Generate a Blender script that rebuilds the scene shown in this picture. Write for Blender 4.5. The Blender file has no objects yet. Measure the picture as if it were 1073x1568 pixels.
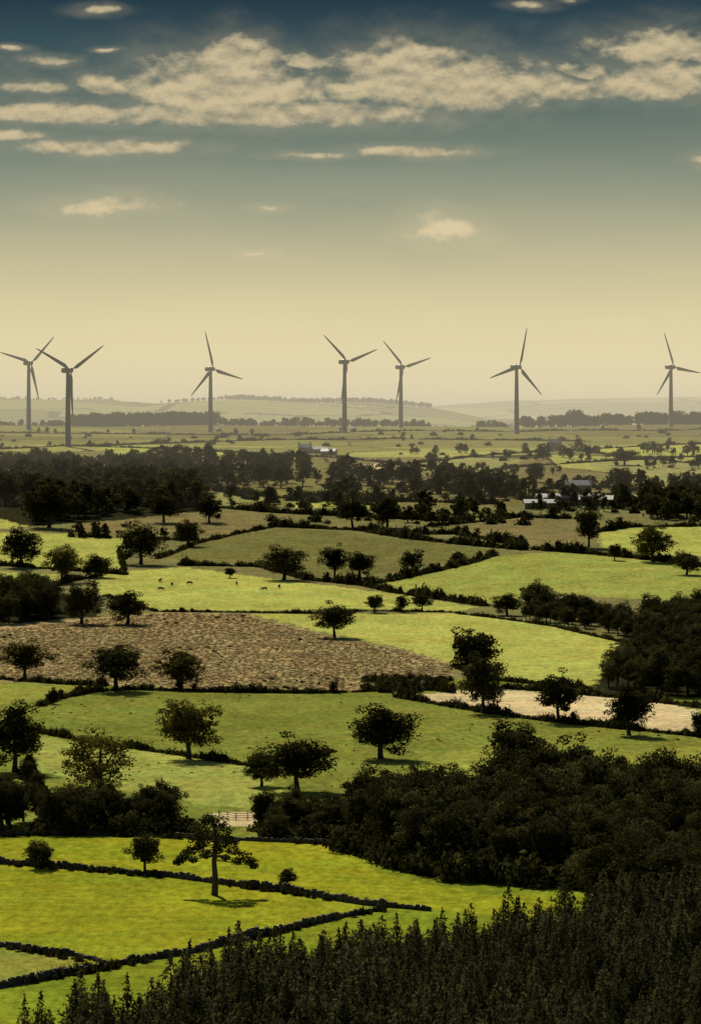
import bpy, math, numpy as np
from mathutils import Vector, Matrix
R = np.random.RandomState(7)
scene = bpy.context.scene
# ------------------------------------------------------------------ survey
F = 6127.0; CX = 536.0; HZ = 640.0; CAMZ = 80.0
SURV = [(1568,.081),(1370,.103),(1155,.147),(1060,.178),(970,.219),(900,.26),(850,.293),(780,.345),
        (740,.385),(700,.44),(680,.49),(660,.57),(652,.62)]
ty = [0, 300] + [F*s for _, s in SURV] + [4300, 5000, 6000, 14000, 60000]
tz = [-75.5, -75.5] + [-(y-HZ)*s for y, s in SURV] + [-15, -20, -20, -20, -20]
dY = np.arange(0, 60001, 10.0)
dZ = np.interp(dY, ty, tz)
k = np.exp(-(np.arange(-12, 13)/5.0)**2); k /= k.sum()
dZ = np.convolve(np.pad(dZ, 12, mode='edge'), k, mode='valid')
ax_ = np.array([-400,0,100,165,185,240,345,400,560,660,740,1072,1500]); ay_ = np.array([612,613,612,612,616,618,612,613,619,626,641,650,650])
bx_ = np.array([-400,300,500,640,700,800,900,1072,1500]); by_ = np.array([630,626,622,623,620,614,611,608,607])
def ground(X, Y):
    X = np.asarray(X, float); Y = np.asarray(Y, float)
    b = np.interp(Y, dY, dZ)
    A = np.clip((Y-700)/1500, 0, 1)*1.1+0.25
    u = A*(np.sin(X/61.+Y/190.+1)*.5+np.sin(X/97.-Y/140.)*.5+.4*np.sin(X/33.+2+Y/80.))
    u = u*np.where(Y > 4200, 2, 1)
    b = b+u
    hA = (HZ-np.interp(X/7000*F+CX, ax_, ay_))*7000/F
    wA = np.exp(-((Y-7000)/950.)**2)
    b = b+(hA+20)*wA
    hB = (HZ-np.interp(X/11000*F+CX, bx_, by_))*11000/F
    wB = np.exp(-((Y-11000)/1500.)**2)
    b = b+(hB+20)*wB
    return b
marchY = np.arange(250, 6500, 3.0)
def G(px, py):
    """ground point seen at a bearing / depression read off the photograph"""
    dx = (px-CX)/F; dz = -(py-HZ)/F
    h = ground(marchY*dx, marchY); r = marchY*dz
    i = np.argmax(r <= h)
    if r[i] > h[i]: Yv = 3800.
    else:
        a = r[i-1]-h[i-1]; b = r[i]-h[i]; Yv = marchY[i-1]+3*a/(a-b+1e-9)
    return np.array([Yv*dx, Yv])
def gz(X, Y): return float(ground(X, Y))+CAMZ
def poly(pts): return np.array([G(*p) for p in pts])
def inside(P, X, Y):
    r = np.zeros(X.shape, bool)
    n = len(P)
    for i in range(n):
        x1, y1 = P[i]; x2, y2 = P[(i+1) % n]
        if y1 == y2: continue
        c = (y1 > Y) != (y2 > Y)
        r ^= c & (X < (x2-x1)*(Y-y1)/(y2-y1)+x1)
    return r
def resample(P, step):
    P = np.asarray(P); seg = np.linalg.norm(np.diff(P, axis=0), axis=1)
    t = np.concatenate([[0], np.cumsum(seg)]); n = max(2, int(t[-1]/step))
    tt = np.linspace(0, t[-1], n)
    return np.stack([np.interp(tt, t, P[:, 0]), np.interp(tt, t, P[:, 1])], 1)

# ------------------------------------------------------------------ materials
def mat(name):
    m = bpy.data.materials.new(name); m.use_nodes = True
    m.node_tree.nodes.clear(); return m, m.node_tree.nodes, m.node_tree.links
def simple(name, col, rough=.8, nscale=3., amt=.35, bump=.0):
    m, N, L = mat(name)
    o = N.new('ShaderNodeOutputMaterial'); p = N.new('ShaderNodeBsdfPrincipled')
    p.inputs['Roughness'].default_value = rough
    tc = N.new('ShaderNodeTexCoord'); nz = N.new('ShaderNodeTexNoise'); nz.inputs['Scale'].default_value = nscale
    nz.inputs['Detail'].default_value = 5
    L.new(tc.outputs['Object'], nz.inputs['Vector'])
    cr = N.new('ShaderNodeValToRGB')
    cr.color_ramp.elements[0].position = .3; cr.color_ramp.elements[1].position = .7
    cr.color_ramp.elements[0].color = (*[c*(1-amt) for c in col], 1); cr.color_ramp.elements[1].color = (*[c*(1+amt) for c in col], 1)
    L.new(nz.outputs['Fac'], cr.inputs['Fac']); L.new(cr.outputs['Color'], p.inputs['Base Color'])
    if bump:
        b = N.new('ShaderNodeBump'); b.inputs['Strength'].default_value = bump
        L.new(nz.outputs['Fac'], b.inputs['Height']); L.new(b.outputs['Normal'], p.inputs['Normal'])
    L.new(p.outputs[0], o.inputs['Surface']); return m
def leafmat(name, dark, light, trans):
    m, N, L = mat(name)
    o = N.new('ShaderNodeOutputMaterial')
    a = N.new('ShaderNodeAttribute'); a.attribute_name = 'tone'
    oi = N.new('ShaderNodeObjectInfo')
    mx = N.new('ShaderNodeMix'); mx.data_type = 'RGBA'
    mx.inputs[6].default_value = (*dark, 1); mx.inputs[7].default_value = (*light, 1)
    L.new(a.outputs['Fac'], mx.inputs[0])
    mr = N.new('ShaderNodeMapRange'); mr.inputs['To Min'].default_value = .5; mr.inputs['To Max'].default_value = 1.4
    L.new(oi.outputs['Random'], mr.inputs['Value'])
    m1 = N.new('ShaderNodeVectorMath'); m1.operation = 'MULTIPLY'
    L.new(mx.outputs[2], m1.inputs[0]); L.new(oi.outputs['Color'], m1.inputs[1])
    m2 = N.new('ShaderNodeVectorMath'); m2.operation = 'SCALE'
    L.new(m1.outputs[0], m2.inputs[0]); L.new(mr.outputs[0], m2.inputs['Scale'])
    d = N.new('ShaderNodeBsdfDiffuse'); t = N.new('ShaderNodeBsdfTranslucent')
    L.new(m2.outputs[0], d.inputs['Color']); L.new(m2.outputs[0], t.inputs['Color'])
    ms = N.new('ShaderNodeMixShader'); ms.inputs[0].default_value = trans
    L.new(d.outputs[0], ms.inputs[1]); L.new(t.outputs[0], ms.inputs[2]); L.new(ms.outputs[0], o.inputs['Surface'])
    return m
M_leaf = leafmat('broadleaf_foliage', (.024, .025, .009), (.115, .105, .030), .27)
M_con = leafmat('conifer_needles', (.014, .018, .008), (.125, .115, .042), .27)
M_hea = leafmat('heather_foliage', (.20, .15, .075), (.48, .39, .17), .45)
M_bark = simple('bark', (.04, .034, .025), .9, 4, .4, .3)
M_stone = simple('dry_stone', (.055, .048, .035), .95, 2.2, .6, .4)
M_tower = simple('turbine_backlit_grey', (.11, .115, .125), .5, .3, .08)  # white turbines darkened to grey: backlit silhouette put into the base colour
M_wall = simple('farm_stone', (.25, .22, .17), .9, 1.5, .25)
M_roof = simple('slate_roof', (.46, .43, .38), .6, 1.2, .2)
M_dark = simple('dark_opening', (.02, .02, .02), .4, 1, .1)
M_wood = simple('weathered_wood', (.06, .05, .035), .85, 6, .3)
M_cow = simple('cow_hide', (.05, .04, .03), .8, 1.1, .8)

# ------------------------------------------------------------------ ground
ys = [120.]
while ys[-1] < 40000:
    Y = ys[-1]
    if Y < 400: d = 6
    elif Y < 4300: d = min(1.6*Y*Y/460000., 6)
    elif Y < 13000: d = 28
    else: d = 900
    ys.append(Y+d)
ys = np.array(ys)
us = np.concatenate([-np.geomspace(1.2, .11, 16)[:-1], np.linspace(-.107, .107, 640), np.geomspace(.11, 1.2, 16)[1:]])
YY, UU = np.meshgrid(ys, us, indexing='ij')
XX = UU*(YY+0)
ZZ = ground(XX, YY)+CAMZ
nr, nc = XX.shape
C = {'bright': (.385, .425, .095), 'bright2': (.30, .345, .075), 'mid': (.21, .25, .05), 'olive': (.165, .17, .052), 'brown': (.33, .265, .12),
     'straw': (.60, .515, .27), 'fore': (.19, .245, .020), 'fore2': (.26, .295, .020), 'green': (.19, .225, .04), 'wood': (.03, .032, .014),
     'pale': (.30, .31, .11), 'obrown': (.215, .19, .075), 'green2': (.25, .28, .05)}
fields = [
 ('green', .2, [(-250,1040),(1300,1040),(1300,1290),(-250,1290)]),
 ('fore', 0, [(-250,1280),(1300,1280),(1300,1800),(-250,1800)]),
 ('green2', .15, [(640,1150),(800,1150),(1300,1140),(1300,1180),(640,1180)]),
 ('bright', .05, [(-150,775),(0,774),(42,771),(42,806),(0,810),(-150,810)]),
 ('obrown', .3, [(125,805),(200,786),(320,785),(410,795),(415,808),(300,828),(130,818)]),
 ('olive', .15, [(250,852),(330,822),(440,808),(620,825),(755,842),(740,850),(680,862),(560,880),(470,884),(400,864),(290,862)]),
 ('bright', .05, [(-150,815),(60,815),(130,820),(190,826),(187,872),(60,868),(-150,862)]),
 ('bright', .05, [(-150,870),(100,880),(60,905),(-150,905)]),
 ('bright', .08, [(150,880),(280,868),(400,884),(470,893),(610,910),(730,930),(700,937),(560,932),(380,936),(240,934),(150,908)]),
 ('bright2', .15, [(570,893),(650,880),(760,852),(850,845),(1250,878),(1250,900),(1010,920),(900,912),(830,905),(760,923),(680,920)]),
 ('obrown', .1, [(700,806),(790,792),(890,794),(892,835),(830,838),(700,817)]),
 ('bright', 0, [(915,815),(960,808),(1250,806),(1250,860),(1000,848),(920,838)]),
 ('brown', .45, [(-200,972),(150,946),(250,937),(370,938),(400,948),(500,972),(620,995),(692,1018),(692,1045),(560,1058),(300,1056),(160,1048),(-200,1042)]),
 ('bright', .05, [(385,940),(700,940),(850,958),(980,988),(900,1052),(760,1040),(694,1018),(620,993),(500,970)]),
 ('straw', -.35, [(605,1066),(700,1058),(760,1055),(830,1060),(1000,1072),(1068,1088),(1064,1127),(900,1110),(730,1086)]),
 ('green2', 0, [(-200,1044),(140,1050),(75,1078),(-200,1082)]),
 ('bright2', .15, [(55,1180),(60,1128),(210,1148),(375,1172),(430,1210),(380,1240),(180,1210)]),
 ('straw', .0, [(325,1244),(398,1244),(398,1268),(335,1264)]),
 ('fore2', .15, [(-200,1279),(230,1281),(525,1293),(590,1340),(740,1368),(845,1378),(830,1405),(640,1390),(350,1356),(-200,1322)]),
 ('fore2', .12, [(-200,1324),(350,1357),(580,1390),(440,1424),(300,1455),(170,1478),(60,1458),(-200,1440)]),
 ('green2', .1, [(-200,1445),(60,1458),(165,1478),(60,1495),(-200,1530)]),
 ('fore', 0.15, [(-200,1530),(170,1482),(340,1452),(580,1392),(640,1390),(400,1800),(-200,1800)]),
 ('bright', 0, [(150,684),(340,690),(420,698),(300,706),(200,702)]),
 ('pale', 0, [(610,712),(700,700),(800,704),(780,716),(690,730)]),
 ('bright', 0, [(880,690),(960,684),(1250,680),(1250,698),(980,698)]),
 ('pale', 0, [(900,710),(1000,705),(1250,700),(1250,735),(980,745)]),
 ('straw', 0, [(530,712),(610,708),(610,720),(545,721)]),
 ('bright', 0, [(330,700),(420,696),(425,708),(340,712)]),
 ('bright', 0, [(440,768),(610,766),(610,777),(450,778)]),
 ('pale', 0, [(330,755),(420,752),(420,768),(340,770)]),
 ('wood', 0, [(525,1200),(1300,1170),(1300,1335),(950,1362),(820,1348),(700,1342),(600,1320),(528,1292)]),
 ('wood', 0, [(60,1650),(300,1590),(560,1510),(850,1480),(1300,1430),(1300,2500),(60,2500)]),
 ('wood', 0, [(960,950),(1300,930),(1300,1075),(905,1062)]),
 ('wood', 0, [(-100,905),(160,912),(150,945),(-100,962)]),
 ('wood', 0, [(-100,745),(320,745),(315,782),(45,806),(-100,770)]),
]
col = np.zeros((nr, nc, 4)); col[...] = (.19, .19, .07, 0)
def cells(sel, cw, ch, hedge, seed, palette):
    Xs = XX[sel]; Ys = YY[sel]; gx = Xs/cw; gy = Ys/ch+.25*gx
    ix = np.floor(gx); iy = np.floor(gy)
    def hsh(a, b, s):
        v = np.sin(a*127.1+b*311.7+s*74.7+seed)*43758.5453; return v-np.floor(v)
    d1 = np.full(Xs.shape, 9.); d2 = np.full(Xs.shape, 9.); idv = np.zeros(Xs.shape)
    for a in (-1, 0, 1):
        for b in (-1, 0, 1):
            cx = ix+a; cy = iy+b
            px = cx+.2+.6*hsh(cx, cy, 1); py = cy+.2+.6*hsh(cx, cy, 2)
            d = np.maximum(abs(gx-px), abs(gy-py)*1.0)+.15*np.hypot(gx-px, gy-py)
            m = d < d1
            d2 = np.where(m, d1, np.minimum(d2, d)); idv = np.where(m, hsh(cx, cy, 3), idv); d1 = np.where(m, d, d1)
    pal = np.array(palette); c = pal[(idv*len(pal)).astype(int) % len(pal)]
    c = np.where(((d2-d1) < hedge)[:, None], np.array((.05, .055, .025))[None], c)
    col[sel, :3] = c
cells((YY > 2150) & (YY <= 4300), 150, 210, .02, 3, [(.19,.18,.06), (.23,.24,.07), (.30,.32,.09), (.20,.18,.07), (.35,.37,.10), (.17,.16,.05)])
cells(YY > 4300, 420, 420, .05, 5, [(.19,.20,.08), (.27,.29,.10), (.22,.21,.09), (.33,.32,.13), (.16,.18,.07)])
pl = (YY > 2950) & (YY < 4300)
col[pl, :3] = col[pl, :3]*.4+np.array((.155, .148, .052))*.6
Xj = XX+.8*np.sin(YY/3.1)+.5*np.sin(YY/1.3+XX/5); Yj = YY+1.5*np.sin(XX/7.)+1.0*np.sin(XX/2.7)
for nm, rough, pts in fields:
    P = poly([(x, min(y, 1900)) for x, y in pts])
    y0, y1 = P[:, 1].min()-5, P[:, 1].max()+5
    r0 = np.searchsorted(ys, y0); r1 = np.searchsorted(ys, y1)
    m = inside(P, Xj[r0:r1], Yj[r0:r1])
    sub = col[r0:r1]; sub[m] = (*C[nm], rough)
me = bpy.data.meshes.new('ground')
me.vertices.add(nr*nc); me.vertices.foreach_set('co', np.stack([XX, YY, ZZ], -1).astype(np.float32).ravel())
idx = np.arange(nr*nc).reshape(nr, nc)
q = np.stack([idx[:-1, :-1], idx[:-1, 1:], idx[1:, 1:], idx[1:, :-1]], -1).reshape(-1, 4)
me.loops.add(q.size); me.polygons.add(len(q))
me.loops.foreach_set('vertex_index', q.ravel().astype(np.int32))
me.polygons.foreach_set('loop_start', (np.arange(len(q))*4).astype(np.int32))
me.polygons.foreach_set('use_smooth', np.ones(len(q), bool))
me.update(calc_edges=True)
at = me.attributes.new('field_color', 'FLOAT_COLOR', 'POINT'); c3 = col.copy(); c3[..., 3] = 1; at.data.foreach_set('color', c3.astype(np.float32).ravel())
at = me.attributes.new('roughness_of_sward', 'FLOAT', 'POINT'); at.data.foreach_set('value', col[..., 3].astype(np.float32).ravel())
g = bpy.data.objects.new('ground', me); scene.collection.objects.link(g)
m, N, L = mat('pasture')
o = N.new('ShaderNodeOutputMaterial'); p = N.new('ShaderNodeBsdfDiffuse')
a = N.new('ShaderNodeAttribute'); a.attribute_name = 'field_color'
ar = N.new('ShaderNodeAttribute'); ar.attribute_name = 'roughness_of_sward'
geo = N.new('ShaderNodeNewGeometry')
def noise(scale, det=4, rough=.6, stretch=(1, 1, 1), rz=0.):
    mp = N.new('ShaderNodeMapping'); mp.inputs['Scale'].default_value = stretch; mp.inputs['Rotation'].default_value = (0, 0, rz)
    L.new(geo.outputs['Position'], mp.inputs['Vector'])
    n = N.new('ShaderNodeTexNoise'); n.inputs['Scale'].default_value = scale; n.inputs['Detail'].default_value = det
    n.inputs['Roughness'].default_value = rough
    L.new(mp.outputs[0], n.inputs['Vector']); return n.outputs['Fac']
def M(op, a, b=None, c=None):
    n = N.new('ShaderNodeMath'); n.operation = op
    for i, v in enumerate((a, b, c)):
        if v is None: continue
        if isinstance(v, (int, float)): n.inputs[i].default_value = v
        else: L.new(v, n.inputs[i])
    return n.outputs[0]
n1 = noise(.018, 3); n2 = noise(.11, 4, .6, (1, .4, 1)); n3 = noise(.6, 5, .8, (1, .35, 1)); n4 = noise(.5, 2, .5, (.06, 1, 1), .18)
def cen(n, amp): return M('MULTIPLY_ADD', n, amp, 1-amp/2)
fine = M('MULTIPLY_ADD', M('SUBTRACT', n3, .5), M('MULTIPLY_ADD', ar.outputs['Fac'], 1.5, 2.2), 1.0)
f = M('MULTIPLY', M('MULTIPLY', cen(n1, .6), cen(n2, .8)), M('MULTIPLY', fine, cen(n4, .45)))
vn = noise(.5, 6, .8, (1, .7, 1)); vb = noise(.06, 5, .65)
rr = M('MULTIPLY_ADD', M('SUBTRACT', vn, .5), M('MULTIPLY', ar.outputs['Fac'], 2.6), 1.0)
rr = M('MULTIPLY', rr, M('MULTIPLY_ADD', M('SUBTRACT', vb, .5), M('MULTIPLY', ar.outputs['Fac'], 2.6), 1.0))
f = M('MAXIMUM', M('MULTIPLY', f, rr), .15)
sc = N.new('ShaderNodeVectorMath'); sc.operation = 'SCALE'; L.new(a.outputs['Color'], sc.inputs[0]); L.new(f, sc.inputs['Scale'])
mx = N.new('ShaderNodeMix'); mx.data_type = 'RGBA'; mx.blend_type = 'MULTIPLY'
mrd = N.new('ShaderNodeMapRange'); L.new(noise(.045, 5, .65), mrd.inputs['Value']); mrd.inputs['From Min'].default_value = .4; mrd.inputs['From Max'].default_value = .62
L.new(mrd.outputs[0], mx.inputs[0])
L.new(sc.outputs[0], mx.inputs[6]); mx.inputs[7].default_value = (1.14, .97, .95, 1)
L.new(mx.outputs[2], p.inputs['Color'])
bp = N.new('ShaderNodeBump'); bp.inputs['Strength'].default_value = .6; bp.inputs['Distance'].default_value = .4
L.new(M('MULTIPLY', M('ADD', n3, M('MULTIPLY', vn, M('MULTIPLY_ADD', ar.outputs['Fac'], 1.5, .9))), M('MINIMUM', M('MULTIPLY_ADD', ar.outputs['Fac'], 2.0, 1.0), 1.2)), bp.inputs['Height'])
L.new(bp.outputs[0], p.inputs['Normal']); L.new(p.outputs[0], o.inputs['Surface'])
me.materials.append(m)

# ------------------------------------------------------------------ vegetation meshes
class MB:
    def __init__(s): s.v = []; s.f = []; s.t = []; s.m = []; s.n = 0
    def add(s, v, f, tone, mi):
        v = np.asarray(v, float); f = np.asarray(f)
        s.v.append(v); s.f += (f+s.n).tolist(); s.n += len(v)
        s.t.append(np.broadcast_to(tone, (len(v),)).astype(float)); s.m += [mi]*len(f)
    def tube(s, P, rad, k=7, mi=0):
        P = np.asarray(P, float); n = len(P); V = []
        for i in range(n):
            t = P[min(i+1, n-1)]-P[max(i-1, 0)]; t /= np.linalg.norm(t)+1e-9
            a = np.cross(t, (0, 1, .1)) if abs(t[1]) < .9 else np.cross(t, (1, 0, 0)); a /= np.linalg.norm(a); b = np.cross(t, a)
            for j in range(k):
                w = 2*math.pi*j/k; V.append(P[i]+rad[i]*(a*math.cos(w)+b*math.sin(w)))
        Fq = [(i*k+j, i*k+(j+1) % k, (i+1)*k+(j+1) % k, (i+1)*k+j) for i in range(n-1) for j in range(k)]
        s.add(V, Fq, .5, mi)
    def leaves(s, c, nrm, size, tone, mi=1, asp=.7):
        c = np.asarray(c); n = len(c)
        nrm = nrm/(np.linalg.norm(nrm, axis=1, keepdims=True)+1e-9)
        r = R.normal(size=(n, 3)); a = np.cross(nrm, r); a /= np.linalg.norm(a, axis=1, keepdims=True)+1e-9; b = np.cross(nrm, a)
        sz = np.broadcast_to(size, (n,))[:, None]*.5
        V = np.stack([c-a*sz, c-b*sz*asp+a*sz*.15, c+a*sz, c+b*sz*asp-a*sz*.1], 1).reshape(-1, 3)
        Fq = np.arange(4*n).reshape(n, 4)
        s.add(V, Fq, np.repeat(np.broadcast_to(tone, (n,)), 4), mi)
    def mesh(s, name, mats):
        me = bpy.data.meshes.new(name); V = np.concatenate(s.v)
        me.from_pydata(V.tolist(), [], s.f)
        for m in mats: me.materials.append(m)
        me.polygons.foreach_set('material_index', np.array(s.m, np.int32))
        at = me.attributes.new('tone', 'FLOAT', 'POINT'); at.data.foreach_set('value', np.concatenate(s.t).astype(np.float32))
        me.update(); return me
def dims(me):
    n = len(me.vertices); a = np.zeros(n*3, np.float32); me.vertices.foreach_get('co', a); a = a.reshape(-1, 3)
    x = np.percentile(a[:, 0], [.4, 99.6]); y = np.percentile(a[:, 1], [.4, 99.6]); return (x[1]-x[0]+y[1]-y[0])/2, np.percentile(a[:, 2], 99.8)
def broadleaf(name, ncl, per, leaf, H=12., rx=5., low=.14, lobes=.12, fill=1.0, crmul=1., taper=0.):
    b = MB(); ph = R.uniform(0, 6.28, 6)
    tr = [(0, 0, -.6)]; x = y = 0
    for i in range(1, 7):
        x += R.normal()*.13; y += R.normal()*.13; tr.append((x, y, i/6*H*.7))
    b.tube(tr, [.5, .36, .3, .24, .18, .12, .06], 7)
    cz = H*(low+1)/2; rz = H*(1-low)/2
    cs = []
    for i in range(ncl):
        d = R.normal(size=3); d /= np.linalg.norm(d)
        d = np.sign(d)*np.abs(d)**.85
        az = math.atan2(d[1], d[0])
        lob = 1+lobes*(math.sin(2*az+ph[0])+.7*math.sin(3*az+ph[1]+d[2]*2)+.8*math.sin(5*d[2]+ph[2]+az))
        r = (R.uniform(.1, 1)**(1/2.4))*.82*lob
        tz_ = 1-taper*d[2]*.5
        p = np.array([d[0]*rx*r*tz_, d[1]*rx*r*tz_, cz+d[2]*rz*r])
        if p[2] < H*low+.6: p[2] = H*low+R.uniform(.3, 1.6)
        cs.append(p)
    for p in cs[:12 if ncl > 40 else 7]:
        s = np.array(tr[1])+(np.array(tr[5])-np.array(tr[1]))*R.uniform(.1, 1)
        mid = (s+p)/2+np.array([0, 0, R.uniform(-.5, .4)])
        b.tube([s, mid, p], [.16, .10, .04], 4)
    for p in cs:
        cr = R.uniform(.7, 1.5)*crmul; n = int(per*R.uniform(.7, 1.3))
        d = R.normal(size=(n, 3)); d /= np.linalg.norm(d, axis=1, keepdims=True)
        rad = cr*R.uniform(.3, 1.08, n)**.6
        pos = p+d*rad[:, None]*np.array([1.1, 1.1, .85])
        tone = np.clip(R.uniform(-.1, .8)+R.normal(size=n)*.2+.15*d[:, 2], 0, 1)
        nr_ = d*.8+R.normal(size=(n, 3))*.7+np.array([0, 0, .4])
        b.leaves(pos, nr_, leaf*R.uniform(.6, 1.35, n), tone)
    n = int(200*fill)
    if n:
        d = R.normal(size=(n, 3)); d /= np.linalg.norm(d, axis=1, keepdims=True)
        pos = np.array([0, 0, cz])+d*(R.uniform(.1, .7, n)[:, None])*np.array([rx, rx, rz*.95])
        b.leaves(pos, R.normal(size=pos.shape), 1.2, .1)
    return b.mesh(name, [M_bark, M_leaf])
def conifer(name, nw, per, leaf, H=11., rx=2.0):
    b = MB(); b.tube([(0, 0, -.5), (.05, 0, H*.5), (0, 0, H*.97)], [.22, .12, .02], 5)
    for i in range(nw):
        t = (i+R.uniform(-.3, .3))/(nw-1); t = min(max(t, 0), 1); z = H*(.22+.77*t); rr = rx*(1-t)**.72*R.uniform(.75, 1.15)+.16
        nb = 6 if t < .8 else 4; a0 = R.uniform(0, 6.28)
        for j in range(nb):
            az = a0+j*6.283/nb+R.normal()*.3; L_ = rr*R.uniform(.55, 1.2)
            n = max(3, int(per*L_/rx)); s = R.uniform(.1, 1, n)**.7
            dirv = np.array([math.cos(az), math.sin(az), 0])
            side = np.array([-math.sin(az), math.cos(az), 0])
            pos = dirv*(s*L_)[:, None]+side*(R.normal(size=n)*.28*(1-s*.5)*L_)[:, None]
            pos[:, 2] = z+.35*s*L_-.3*(s**2)*L_+R.normal(size=n)*.22
            nr_ = np.array([0, 0, .6])+dirv*.6+R.normal(size=(n, 3))*.7
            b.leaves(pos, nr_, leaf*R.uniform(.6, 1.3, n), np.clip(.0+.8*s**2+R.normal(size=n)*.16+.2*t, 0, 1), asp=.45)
    b.leaves(np.array([[0, 0, H*.97], [0, 0, H]]), np.array([[1., 0, 0], [0, 1, 0]]), .5, .7, asp=.3)
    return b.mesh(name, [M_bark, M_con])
def bush(name, n, leaf, mt=None, rag=.25):
    b = MB(); ph = R.uniform(0, 6, 3)
    b.tube([(0, 0, -.2), (0, 0, .4)], [.06, .03], 5)
    d = R.normal(size=(n, 3)); d[:, 2] = abs(d[:, 2])*.9; d /= np.linalg.norm(d, axis=1, keepdims=True)
    az = np.arctan2(d[:, 1], d[:, 0]); lob = 1+rag*(np.sin(3*az+ph[0]+d[:, 2]*4)+.5*np.sin(5*az+ph[1]))
    r = R.uniform(.2, 1, n)**.5*lob
    pos = d*r[:, None]; pos[:, 2] = pos[:, 2]*.95
    b.leaves(pos, d*.6+R.normal(size=(n, 3))*.7, leaf*R.uniform(.6, 1.4, n), np.clip(.25+.35*np.sin(az*2+ph[2])+R.normal(size=n)*.2, 0, 1))
    return b.mesh(name, [M_bark, mt or M_leaf])
def pine(name):
    b = MB(); H = 12.
    tr = [(0, 0, -.5), (.1, 0, 2.5), (-.05, 0, 5), (.15, .1, 7.5), (0, 0, 10), (-.3, 0, 11.3)]
    b.tube(tr, [.38, .3, .25, .2, .12, .04], 8)
    cl = [(-.6,0,11.2,.9),(.6,.3,10.6,.9),(-1.5,.2,10.2,.9),(-.2,-.4,9.7,1.1),(1.2,-.5,9.6,.9),(-1.2,.8,9.0,.8),(-3.1,.3,5.9,.8),(-2.4,-.3,6.6,.8),(-3.8,0,4.9,.55),(-2.0,.1,8.3,.8),(-3.4,.2,5.3,.6),
          (1.9,.2,6.6,.8),(3.0,.4,5.8,.85),(3.7,-.2,5.0,.7),(4.1,0,4.3,.5),(.4,1,8.2,.8),(-1.2,-1,7.8,.7),(1.5,-.8,8.3,.7),(-2.2,.6,5.1,.5),(2.3,.5,4.9,.6),(-.7,.5,10.9,.9),(.3,-.6,6.8,.7),(-.9,.3,6.0,.7),(1.1,.6,5.4,.5),(2.0,0,7.9,.6),(-1.6,-.4,7.2,.7),(1.0,.2,7.4,.7)]
    for x, y, z, r in cl:
        s = (0.05, 0, min(z-.2 if abs(x) < 1.5 else z+.9, 10)); b.tube([s, ((x)*.5, y*.5, z+.5), (x, y, z)], [.1, .07, .03], 5)
        n = 170; d = R.normal(size=(n, 3)); d /= np.linalg.norm(d, axis=1, keepdims=True)
        pos = np.array([x, y, z])+d*(r*R.uniform(.2, 1.15, n)**.6)[:, None]*np.array([1.0, 1.1, .95])
        b.leaves(pos, d+R.normal(size=(n, 3)), .32*R.uniform(.6, 1.3, n), np.clip(R.uniform(.2, .6)+R.normal(size=n)*.2, 0, 1))
    return b.mesh(name, [M_bark, M_con])
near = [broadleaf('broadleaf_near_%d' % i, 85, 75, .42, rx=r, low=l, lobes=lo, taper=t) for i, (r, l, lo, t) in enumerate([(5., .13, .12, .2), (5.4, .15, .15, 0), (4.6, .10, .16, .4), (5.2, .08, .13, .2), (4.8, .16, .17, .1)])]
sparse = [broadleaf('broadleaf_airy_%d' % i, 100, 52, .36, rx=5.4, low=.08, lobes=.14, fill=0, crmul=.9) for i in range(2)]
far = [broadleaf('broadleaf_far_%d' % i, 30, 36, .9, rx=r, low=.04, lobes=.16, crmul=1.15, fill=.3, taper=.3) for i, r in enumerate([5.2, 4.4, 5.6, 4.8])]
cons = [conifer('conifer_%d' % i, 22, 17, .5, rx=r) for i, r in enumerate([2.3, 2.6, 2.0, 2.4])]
bushes = [bush('bush_%d' % i, 320, .3) for i in range(4)]
heath = [bush('heather_%d' % i, 60, .5, M_hea, .3) for i in range(3)]
pine_me = pine('pine')

def srccol(name, meshes):
    c = bpy.data.collections.new(name)
    for me_ in meshes:
        ob = bpy.data.objects.new(me_.name+'_source', me_); c.objects.link(ob)
    return c
COL = {'near': srccol('broadleaf_near_sources', near+sparse[:1]), 'far': srccol('broadleaf_far_sources', far), 'con': srccol('conifer_sources', cons),
       'bush': srccol('bush_sources', bushes), 'heath': srccol('heather_sources', heath)}
CNT = {'near': len(near)+1, 'far': len(far), 'con': len(cons), 'bush': 4, 'heath': 3}
GNS = {}
def gn(kind):
    if kind in GNS: return GNS[kind]
    t = bpy.data.node_groups.new('plant_'+kind, 'GeometryNodeTree')
    t.interface.new_socket('Geometry', in_out='INPUT', socket_type='NodeSocketGeometry')
    t.interface.new_socket('Geometry', in_out='OUTPUT', socket_type='NodeSocketGeometry')
    n = t.nodes; i = n.new('NodeGroupInput'); o = n.new('NodeGroupOutput')
    ci = n.new('GeometryNodeCollectionInfo'); ci.inputs['Collection'].default_value = COL[kind]
    ci.inputs['Separate Children'].default_value = True; ci.inputs['Reset Children'].default_value = True
    ip = n.new('GeometryNodeInstanceOnPoints'); ip.inputs['Pick Instance'].default_value = True
    def na(nm, ty):
        a = n.new('GeometryNodeInputNamedAttribute'); a.data_type = ty; a.inputs['Name'].default_value = nm; return a.outputs['Attribute']
    l = t.links
    l.new(i.outputs[0], ip.inputs['Points']); l.new(ci.outputs[0], ip.inputs['Instance'])
    l.new(na('idx', 'INT'), ip.inputs['Instance Index']); l.new(na('rot', 'FLOAT_VECTOR'), ip.inputs['Rotation']); l.new(na('scl', 'FLOAT_VECTOR'), ip.inputs['Scale'])
    l.new(ip.outputs[0], o.inputs[0]); GNS[kind] = t; return t
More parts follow.
